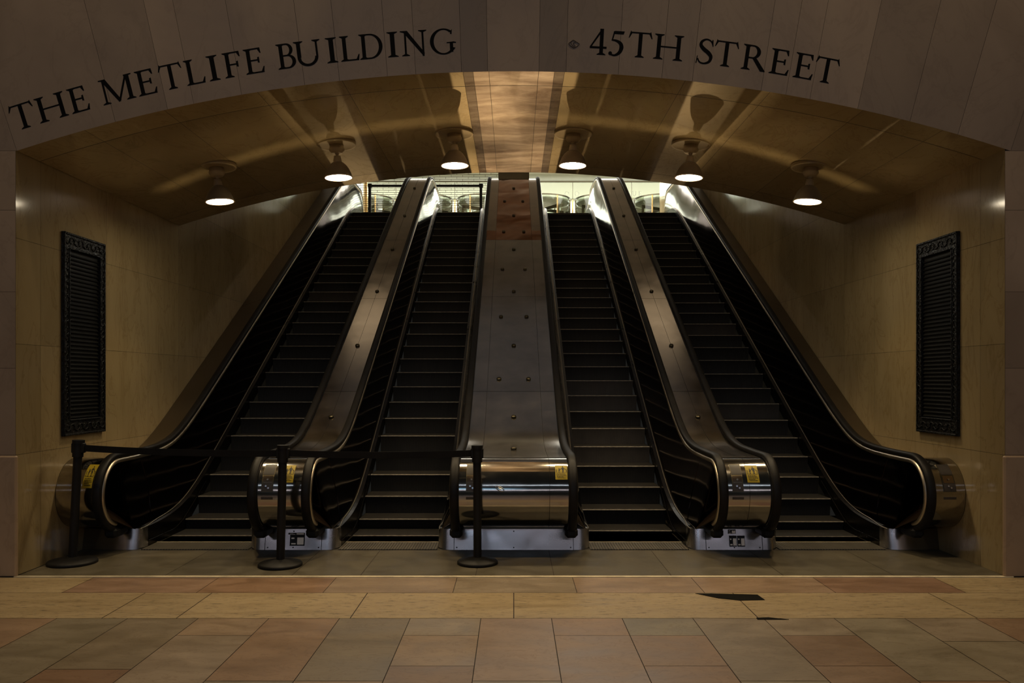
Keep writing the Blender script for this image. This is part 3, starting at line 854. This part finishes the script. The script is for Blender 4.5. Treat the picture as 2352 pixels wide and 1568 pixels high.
def divider(xa, xb, bx0, bx1, label, seams, joints, mats, buttons, side=None):
    """xa..xb between handrails, bx0..bx1 outer edges of the floor base"""
    cx = (xa+xb)/2
    root = empty('escalator_divider', (cx, 8.75, 0)); tag(root, label, 'escalator divider')
    xcuts = [xa]+seams+[xb]
    def slope(x, z):
        if side is None: return z
        t = (x-xa)/(xb-xa) if side > 0 else (xb-x)/(xb-xa)
        return z-.13*max(0, t)
    # front drum (cylinder) in sheets
    m = M()
    for a, b in zip(xcuts[:-1], xcuts[1:]):
        m.grid([[drum_pt(x, -78+i*6, DR) for x in (a+.002, b-.002)] for i in range(29)])
    m.mat = 1
    m.grid([[drum_pt(x, -78+i*6, DR-.006) for x in (xa, xb)] for i in range(29)])
    m.mat = 0
    if side:
        e = xb if side > 0 else xa
        m.face([drum_pt(e, -78+i*6, DR) for i in range(29)])
    m.build('end_drum', [K_STEEL, K_JOINT], root)
    # deck sheets
    js = [NY]+joints+[UY]
    for i, (y0, y1) in enumerate(zip(js[:-1], js[1:])):
        m = M(); pts = deck_pts(y0+.003, y1-.003)
        for a, b in zip(xcuts[:-1], xcuts[1:]):
            m.grid([[(x, p[0], slope(x, p[1])) for x in (a+.002, b-.002)] for p in pts])
        m.mat = 1
        m.grid([[(x, p[0], slope(x, p[1])-.008) for x in (xa, xb)] for p in deck_pts(y0, y1)])
        if mats[i] is K_COPPER_REFL:
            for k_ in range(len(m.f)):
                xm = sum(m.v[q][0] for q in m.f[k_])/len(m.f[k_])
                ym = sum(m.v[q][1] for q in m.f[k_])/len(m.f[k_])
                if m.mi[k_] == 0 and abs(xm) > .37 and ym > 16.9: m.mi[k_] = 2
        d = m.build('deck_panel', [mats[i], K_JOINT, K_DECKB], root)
        if mats[i] is K_COPPER_REFL: d['label'] = 'deck panel with a copper reflection in its colour'
        for bx, by_ in buttons:
            if y0 <= by_ < y1: button_mesh(bx, by_).build('deck_button', K_BRONZE, d)
    # upper end drum
    m = M(); m.grid([[(x, UY+DR*math.cos(math.radians(90-i*6)), UZ+DR*math.sin(math.radians(90-i*6))) for x in (xa, xb)] for i in range(29)])
    m.build('upper_drum', K_STEEL, root)
    # floor base with rounded corners
    out = []
    R = .13
    yf = 8.765; yb = 8.94
    L = bx0; Rr = bx1
    if side != -1:
        out += [(L, yb)]+[(L+R-R*math.cos(t*PI/12), yf+R-R*math.sin(t*PI/12)) for t in range(7)]
    else: out += [(L, yb), (L, yf)]
    if side != 1:
        out += [(Rr-R+R*math.sin(t*PI/12), yf+R-R*math.cos(t*PI/12)) for t in range(7)]+[(Rr, yb)]
    else: out += [(Rr, yf), (Rr, yb)]
    m = M()
    tl = lambda p: .045*max(0, min(1, (yf+R-p[1])/R))
    top = [(p[0], p[1]+tl(p), .222) for p in out]
    m.grid([[(p[0], p[1], 0) for p in out], top], smooth=True)
    m.face(top)
    # thin upright seams and screws on the base front
    m.mat = 1
    for sx in ([L+R+.05, Rr-R-.05] if side is None else []):
        m.prism([(sx-.003, 0), (sx+.003, 0), (sx+.003, .222), (sx-.003, .222)], lambda p: (p[0], yf-.001+.2027*p[1], p[1]), lambda p: (p[0], yf+.004+.2027*p[1], p[1]))
    for sx in ([L+R+.08, Rr-R-.08, (L+Rr)/2] if side is None else []):
        m.box(sx-.006, sx+.006, yf, yf+.008, .02, .032); m.box(sx-.006, sx+.006, yf+.034, yf+.042, .19, .202)
    m.build('base_plate', [K_BASE, K_BLACK], root)
    return root
Y1 = 10.59
cb = []
for k in range(11):
    y = Y1+.89*k
    cb += [(0, y)] if k % 2 == 0 else [(-.21, y), (.21, y)]
cb += [(0, 9.45)]
c = divider(-.565, .565, -.83, .83, 'wide steel divider in the middle, between the second and third escalators', [-.37, .37], [11.19, 13.97, 16.4], [K_DECKC, K_DECKC, K_DECKC, K_COPPER_REFL], cb)
m = M(); m.box(-.40, .40, 20.95, 21.3, handz(21.1)-.02, handz(21.1)+.26, .02); m.build('top_cap', K_BRONZE, c)
control(-.435, .11, c); sticker(.43, .555, c, 28, 56)
m = M()
m.tube([drum_pt(-.143+.042*math.cos(k*PI/10)+.0, 13+3.2*math.sin(k*PI/10)-2.6*math.cos(k*PI/10), DR+.003) for k in range(21)], .006, 6); m.tube([drum_pt(-.16, 14.5, DR+.003), drum_pt(-.143, 13.2, DR+.004), drum_pt(-.128, 12.4, DR+.003)], .008, 6); m.build('drum_dent', K_STEEL, c)
mb = [Y1+1.78*k for k in range(6)]
l = divider(-2.635, -2.175, -2.89, -1.915, 'left narrow divider between the first and second escalators, behind the middle stanchion', [-2.40], [11.19, 13.9, 16.4], [K_DECK]*4, [(-2.40, y) for y in mb])
control(-2.53, .12, l); sticker(-2.39, -2.27, l); notice(-2.44, -2.28, .045, .16, l); notice(-2.46, -2.28, .162, .18, l)
r = divider(2.195, 2.645, 1.915, 2.89, 'right narrow divider between the third and fourth escalators', [2.42], [11.19, 13.9, 16.4], [K_DECK]*4, [(2.42, y) for y in mb])
control(2.30, .115, r); sticker(2.405, 2.53, r)
notice(2.35, 2.43, .035, .15, r); notice(2.437, 2.52, .035, .15, r); notice(2.34, 2.425, .17, .215, r)
lo = divider(-WL+.003, -4.305, -WL+.003, -4.06, 'narrow steel end divider against the left marble wall, behind the left stanchion', [], [13.9], [K_OUT]*2, [], side=-1)
sticker(-4.43, -4.33, lo, 14, 58)
ro = divider(4.315, WR-.003, 4.06, WR-.003, 'narrow steel end divider against the right marble wall, with a control panel', [], [13.9], [K_OUT]*2, [], side=1)
control(4.47, .13, ro)

# ------------------------------------------------------------------ pendant lamps
LY = 9.45
def bell(prof, n=40):
    m = M(); m.lathe(prof, 0, 0, n); return m
LX = [-3.49, -2.08, -.70, .70, 2.08, 3.49]
LL = ['leftmost pendant lamp, lowest on the left side of the vault', 'second pendant lamp from the left, under a lamp-shaped shadow', 'pendant lamp just left of the bright centre strip of the vault',
      'pendant lamp just right of the bright centre strip of the vault', 'second pendant lamp from the right, under a lamp-shaped shadow', 'rightmost pendant lamp, lowest on the right side of the vault']
first = None
def make_lamp():
    r = empty('pendant_lamp', (0, 0, 0))
    def part(name, m, mat): return m.build(name, mat, r)
    m = M(); m.lathe([(.001, -.012), (.205, -.012), (.222, -.020), (.226, -.012), (.226, .02), (.001, .02)], 0, 0, 48, True); part('ceiling_disc', m, K_LAMPD)
    m = M(); m.lathe([(.001, -.012), (.082, -.012), (.082, -.050), (.090, -.055), (.090, -.072), (.078, -.092), (.066, -.108), (.036, -.112), (.001, -.112)], 0, 0, 36); part('canopy', m, K_LAMP)
    m = M(); m.lathe([(.001, -.11), (.024, -.11), (.024, -.122), (.017, -.126), (.017, -.150), (.001, -.15)], 0, 0, 20); part('swivel_stem', m, K_LAMP)
    m = M(); m.lathe([(.001, -.145), (.040, -.147), (.042, -.170), (.045, -.174), (.050, -.215), (.050, -.225), (.001, -.225)], 0, 0, 28); part('socket', m, K_LAMP)
    m = M(); m.lathe([(.048, -.222), (.070, -.232), (.100, -.262), (.128, -.305), (.148, -.352), (.160, -.395), (.164, -.405), (.158, -.405), (.150, -.37), (.12, -.31)], 0, 0, 44); sh = part('lamp_shade', m, K_SHADE)
    m = M(); m.lathe([(.150, -.398), (.164, -.404), (.167, -.410), (.160, -.416), (.152, -.412)], 0, 0, 44); m.build('shade_rim', K_RIM, sh)
    m = M(); m.lathe([(.155, -.408), (.11, -.413), (.06, -.416), (.001, -.417)], 0, 0, 40); part('lens', m, K_LENS)
    return r
lamp = make_lamp()
for i, x in enumerate(LX):
    if i == 0: o = lamp
    else:
        o = lamp.copy(); COL.objects.link(o)
        for ch in list(lamp.children):
            cc = ch.copy(); COL.objects.link(cc); cc.parent = o
            for g2 in ch.children:
                d = g2.copy(); COL.objects.link(d); d.parent = cc
    o.location = (x, LY, archz(x)-.004)
    o.rotation_euler = (0, math.asin(x/AR)*.45, 0)
    o.scale = (1, 1, .925 if abs(x) < 1 else (.96 if abs(x) < 3 else 1))
    tag(o, LL[i], 'lamp', 'pendant lamps under the vault')

# ------------------------------------------------------------------ cast iron wall grilles
def wall_grille(s, label):
    X = wx(s); y0, y1, z0, z1 = 8.36, 9.20, 1.262, 3.395
    r = empty('wall_grille', (X, (y0+y1)/2, z0)); tag(r, label, 'wall grille', 'black grilles of the niche walls')
    fx = X-s*.03
    m = M()
    bw, bt = .11, .17
    for (a, b, c_, d) in ((y0, y1, z0, z0+bt), (y0, y1, z1-bt, z1), (y0, y0+bw, z0+bt, z1-bt), (y1-bw, y1, z0+bt, z1-bt)):
        m.box(X-s*.001, fx, a, b, c_, d, .004)
    for (a, b, c_, d) in ((y0, y1, z0, z0+.022), (y0, y1, z1-.022, z1), (y0, y0+.018, z0, z1), (y1-.018, y1, z0, z1), (y0+bw-.016, y0+bw, z0+bt, z1-bt), (y1-bw, y1-bw+.016, z0+bt, z1-bt), (y0+bw, y1-bw, z0+bt-.016, z0+bt), (y0+bw, y1-bw, z1-bt, z1-bt+.016)):
        m.box(fx, fx-s*.012, a, b, c_, d, .004)
    fr = m.build('grille_frame', K_IRON, r)
    # scroll relief on the border
    n = 26
    for yc in (y0+bw/2, y1-bw/2):
        m = M()
        for i in range(n):
            z = z0+bt+.04+(z1-z0-2*bt-.08)*i/(n-1); sg = 1 if i % 2 else -1
            m.tube([(fx-s*.004, yc+sg*.026*math.cos(a), z+.038*math.sin(a)) for a in [k*.55-1.4 for k in range(9)]], .006, 5)
        m.build('scroll_border', K_IRON, fr)
    for zc in (z0+bt/2, z1-bt/2):
        m = M()
        for i in range(9):
            y = y0+.07+(y1-y0-.14)*i/8
            sg = 1 if i % 2 else -1
            m.tube([(fx-s*.004, y+.044*math.cos(a), zc+sg*.035*math.sin(a)) for a in [k*.6-.6 for k in range(9)]], .007, 5)
        m.build('scroll_border', K_IRON, fr)
    m = M()
    z = z0+bt+.02
    while z < z1-bt-.01:
        m.prism([(0, 0), (.013, -.010), (.015, -.004), (.0, .010)], lambda p: (X-s*.004-s*p[0], y0+bw, z+p[1]), lambda p: (X-s*.004-s*p[0], y1-bw, z+p[1])); z += .043
    m.build('louvre_slats', K_SLAT, r)
    m = M(); m.box(X-s*.0005, X-s*.003, y0+bw, y1-bw, z0+bt, z1-bt); m.build('back_plate', K_BLACK, r)
wall_grille(-1, 'tall black louvred grille on the left marble wall')
wall_grille(1, 'tall black louvred grille on the right marble wall')

# ------------------------------------------------------------------ stanchions with belts
def stanchion(x, y, h, lean, br_, label):
    r = empty('stanchion', (x, y, 0)); tag(r, label, 'stanchion', 'black belt stanchions')
    m = M(); m.lathe([(.001, .001), (br_, .001), (br_, .022), (br_-.012, .034), (br_*.5, .052), (.052, .066), (.001, .07)], x, y, 44); m.build('base', K_POST, r)
    tx = math.tan(math.radians(lean))
    def ax(z): return (x+tx*z, y, z)
    m = M(); m.tube([ax(.06), ax(h*.5), ax(h-.15)], .041, 24); m.build('post', K_POST, r)
    hd = M()
    hd.tube([ax(h-.17), ax(h-.165), ax(h-.03)], .052, 24)
    hx, hy, hz = ax(h)
    hd.tube([ax(h-.035), ax(h-.008), ax(h)], .058, 24)
    hd.box(hx-.064, hx+.064, hy-.03, hy+.03, h-.13, h-.03, .008)
    hd.build('belt_head', K_POST, r)
    return r, ax(h-.082)
s1, b1 = stanchion(-4.455, 8.13, 1.243, 2.9, .235, 'left black stanchion on the landing, against the left wall')
s2, b2 = stanchion(-2.324, 8.02, 1.20, 1.3, .215, 'middle black stanchion in front of the left narrow divider')
s3, b3 = stanchion(-.365, 8.12, 1.191, -.2, .205, 'right black stanchion in front of the wide centre divider')
def belt(a, b, parent):
    m = M(); rows = []
    for i in range(21):
        t = i/20; p = Vector(a).lerp(Vector(b), t); sag = -.018*4*t*(1-t)
        rows.append([(p.x, p.y-.002, p.z+sag+v) for v in (-.033, -.01, .01, .033)])
    rows2 = [[(q[0], q[1]+.004, q[2]) for q in r_] for r_ in rows]
    m.grid(rows); m.grid(rows2)
    m.grid([[r_[0] for r_ in rows], [r_[0] for r_ in rows2]]); m.grid([[r_[-1] for r_ in rows], [r_[-1] for r_ in rows2]])
    m.build('retractable_belt', K_BELT, parent)
belt((b1[0]+.06, b1[1], b1[2]), (b2[0]-.06, b2[1], b2[2]), s1)
belt((b2[0]+.06, b2[1], b2[2]), (b3[0]-.06, b3[1], b3[2]), s2)

# ------------------------------------------------------------------ lights
def area(name, loc, rot, sx, sy, e, col, spread=180):
    l = bpy.data.lights.new(name, 'AREA'); l.shape = 'RECTANGLE'; l.size = sx; l.size_y = sy; l.energy = e; l.color = col; l.spread = math.radians(spread)
    o = bpy.data.objects.new(name, l); COL.objects.link(o); o.location = loc; o.rotation_euler = rot; return o
for i, x in enumerate(LX):
    l = bpy.data.lights.new('lamp_beam', 'SPOT'); l.energy = 75; l.color = (1, .74, .40); l.spot_size = math.radians(105); l.spot_blend = .75; l.shadow_soft_size = .1
    o = bpy.data.objects.new('lamp_beam', l); COL.objects.link(o); o.location = (x, LY, archz(x)-.45)
    o.rotation_euler = (0, math.asin(x/AR)*.45, 0)
# upper hall
area('hall_light', (0, 26.2, 9.2), (0, 0, 0), 14, 3.6, 760, (1.0, .975, .88))
area('vestibule_light', (0, 31.2, 9.2), (0, 0, 0), 16, 3.0, 680, (1.0, .98, .91))
# concourse in front of the facade
def spot(name, loc, tgt, e, col, ang, blend, r):
    l = bpy.data.lights.new(name, 'SPOT'); l.energy = e; l.color = col; l.spot_size = math.radians(ang); l.spot_blend = blend; l.shadow_soft_size = r
    o = bpy.data.objects.new(name, l); COL.objects.link(o); o.location = loc
    o.rotation_euler = (Vector(tgt)-Vector(loc)).to_track_quat('-Z', 'Y').to_euler(); return o
for x in (-4, 4):
    spot('concourse_spot', (x, 5.5, 12.5), (x*.75, 5.4, 0), 1180, (1, .745, .43), 75, .8, .3)
area('concourse_windows', (0, -14, 13.5), (math.radians(55), 0, 0), 26, .26, 190, (.70, .82, 1))
area('concourse_signs', (0, -14, 6.3), (math.radians(80), 0, 0), 26, .2, 120, (.92, .86, .98))
area('concourse_screen', (-2.2, -14, 7.6), (math.radians(80), 0, 0), 4.5, 1.2, 32, (.35, .68, 1))
# light thrown onto the vault by the mirror-bright decks: imitated by added unseen spots shining up through the deck planes
decks = [o for o in bpy.data.objects if o.name.startswith('deck_panel')]
ex = bpy.data.collections.new('beam_through')
for o in decks:
    ex.objects.link(o)
    for ch in o.children: ex.objects.link(ch)
for co_ in ex.collection_objects: co_.light_linking.link_state = 'EXCLUDE'
def beam(x0, slope, e, col, ang, gobo):
    D = 80
    src = (x0-slope*D, 13.5+D, 3.05-.30*D); o = spot('virtual_deck_beam', src, (x0+slope*4.5, 9.0, 4.4), e, col, ang, .3, .25)
    o.light_linking.blocker_collection = ex
    o.visible_glossy = False
    l = o.data; l.use_nodes = True; nt = l.node_tree; em = nt.nodes['Emission']
    tc = N(nt, 'ShaderNodeNewGeometry'); mp = N(nt, 'ShaderNodeMapping'); mp.inputs['Scale'].default_value = gobo
    nz = N(nt, 'ShaderNodeTexNoise', i_Scale=1.0, i_Detail=5.0, i_Roughness=.6, i_Distortion=.8)
    r = ramp(nt, [(.42, .12), (.52, .7), (.60, 3.2)])
    nt.links.new(tc.outputs['Incoming'], mp.inputs[0]); nt.links.new(mp.outputs[0], nz.inputs['Vector']); nt.links.new(nz.outputs[0], r.inputs[0])
    nt.links.new(r.outputs[0], em.inputs['Strength'])
beam(-2.40, .085, 240000, (1, .80, .58), 3.2, (110, 110, 110))
beam(2.42, -.085, 240000, (1, .80, .58), 3.2, (110, 110, 110))
beam(0, 0, 800000, (1, .74, .45), 3.2, (60, 420, 420))
for x in (-3.5, 3.5):
    spot('shaft_downlight', (x, 17.0, 9.15), (x*.9, 16.6, 3), 22, (1, .80, .52), 84, .5, .8)
for x in (-2.4, 2.4):
    spot('vault_back_fill', (x, 11.6, 8.9), (x, 17.6, 4.3), 110, (1, .76, .46), 75, .5, .2)  # unseen spots added to light the upper step noses from the front
area('shaft_ceiling_fill', (0, 14.8, 9.2), (0, 0, 0), 8.5, 6, 9, (.88, .92, 1))  # unseen panel added for soft light on steps and a grey deck reflection
# added unseen uplights imitating a soft glint line along the vault
n = 7
for i in range(n):
    xa = -4.25+8.5*i/n; xb = -4.25+8.5*(i+1)/n
    f = lambda x: 8.92+.045*x*x
    xm = (xa+xb)/2
    o = area('glint_fill', (xm, (f(xa)+f(xb))/2, 1.3), (PI, 0, 0), math.hypot(xb-xa, f(xb)-f(xa)), .03, .22, (1, .72, .36), 9)
    o.rotation_euler = (PI, 0, math.atan2(f(xb)-f(xa), xb-xa))
w = bpy.data.worlds.new('world'); SC.world = w; w.use_nodes = True
bg = w.node_tree.nodes['Background']; bg.inputs[0].default_value = (.88, .86, .76, 1); bg.inputs[1].default_value = .012

# ------------------------------------------------------------------ camera
cam = bpy.data.cameras.new('camera'); co = bpy.data.objects.new('camera', cam); COL.objects.link(co); SC.camera = co
cam.sensor_width = 36; cam.lens = 1850/2352*36; cam.clip_end = 200
YAW = 0.0
co.location = (0, 0, 1.85); co.rotation_euler = (math.radians(90), 0, YAW)
cam.shift_y = 88/2352; cam.shift_x = (1850*math.tan(YAW)-4)/2352
SC.view_settings.view_transform = 'Standard'; SC.view_settings.look = 'None'
SC.view_settings.exposure = 0
SC.cycles.use_denoising = True
SC.cycles.max_bounces = 8
SC.cycles.blur_glossy = .1
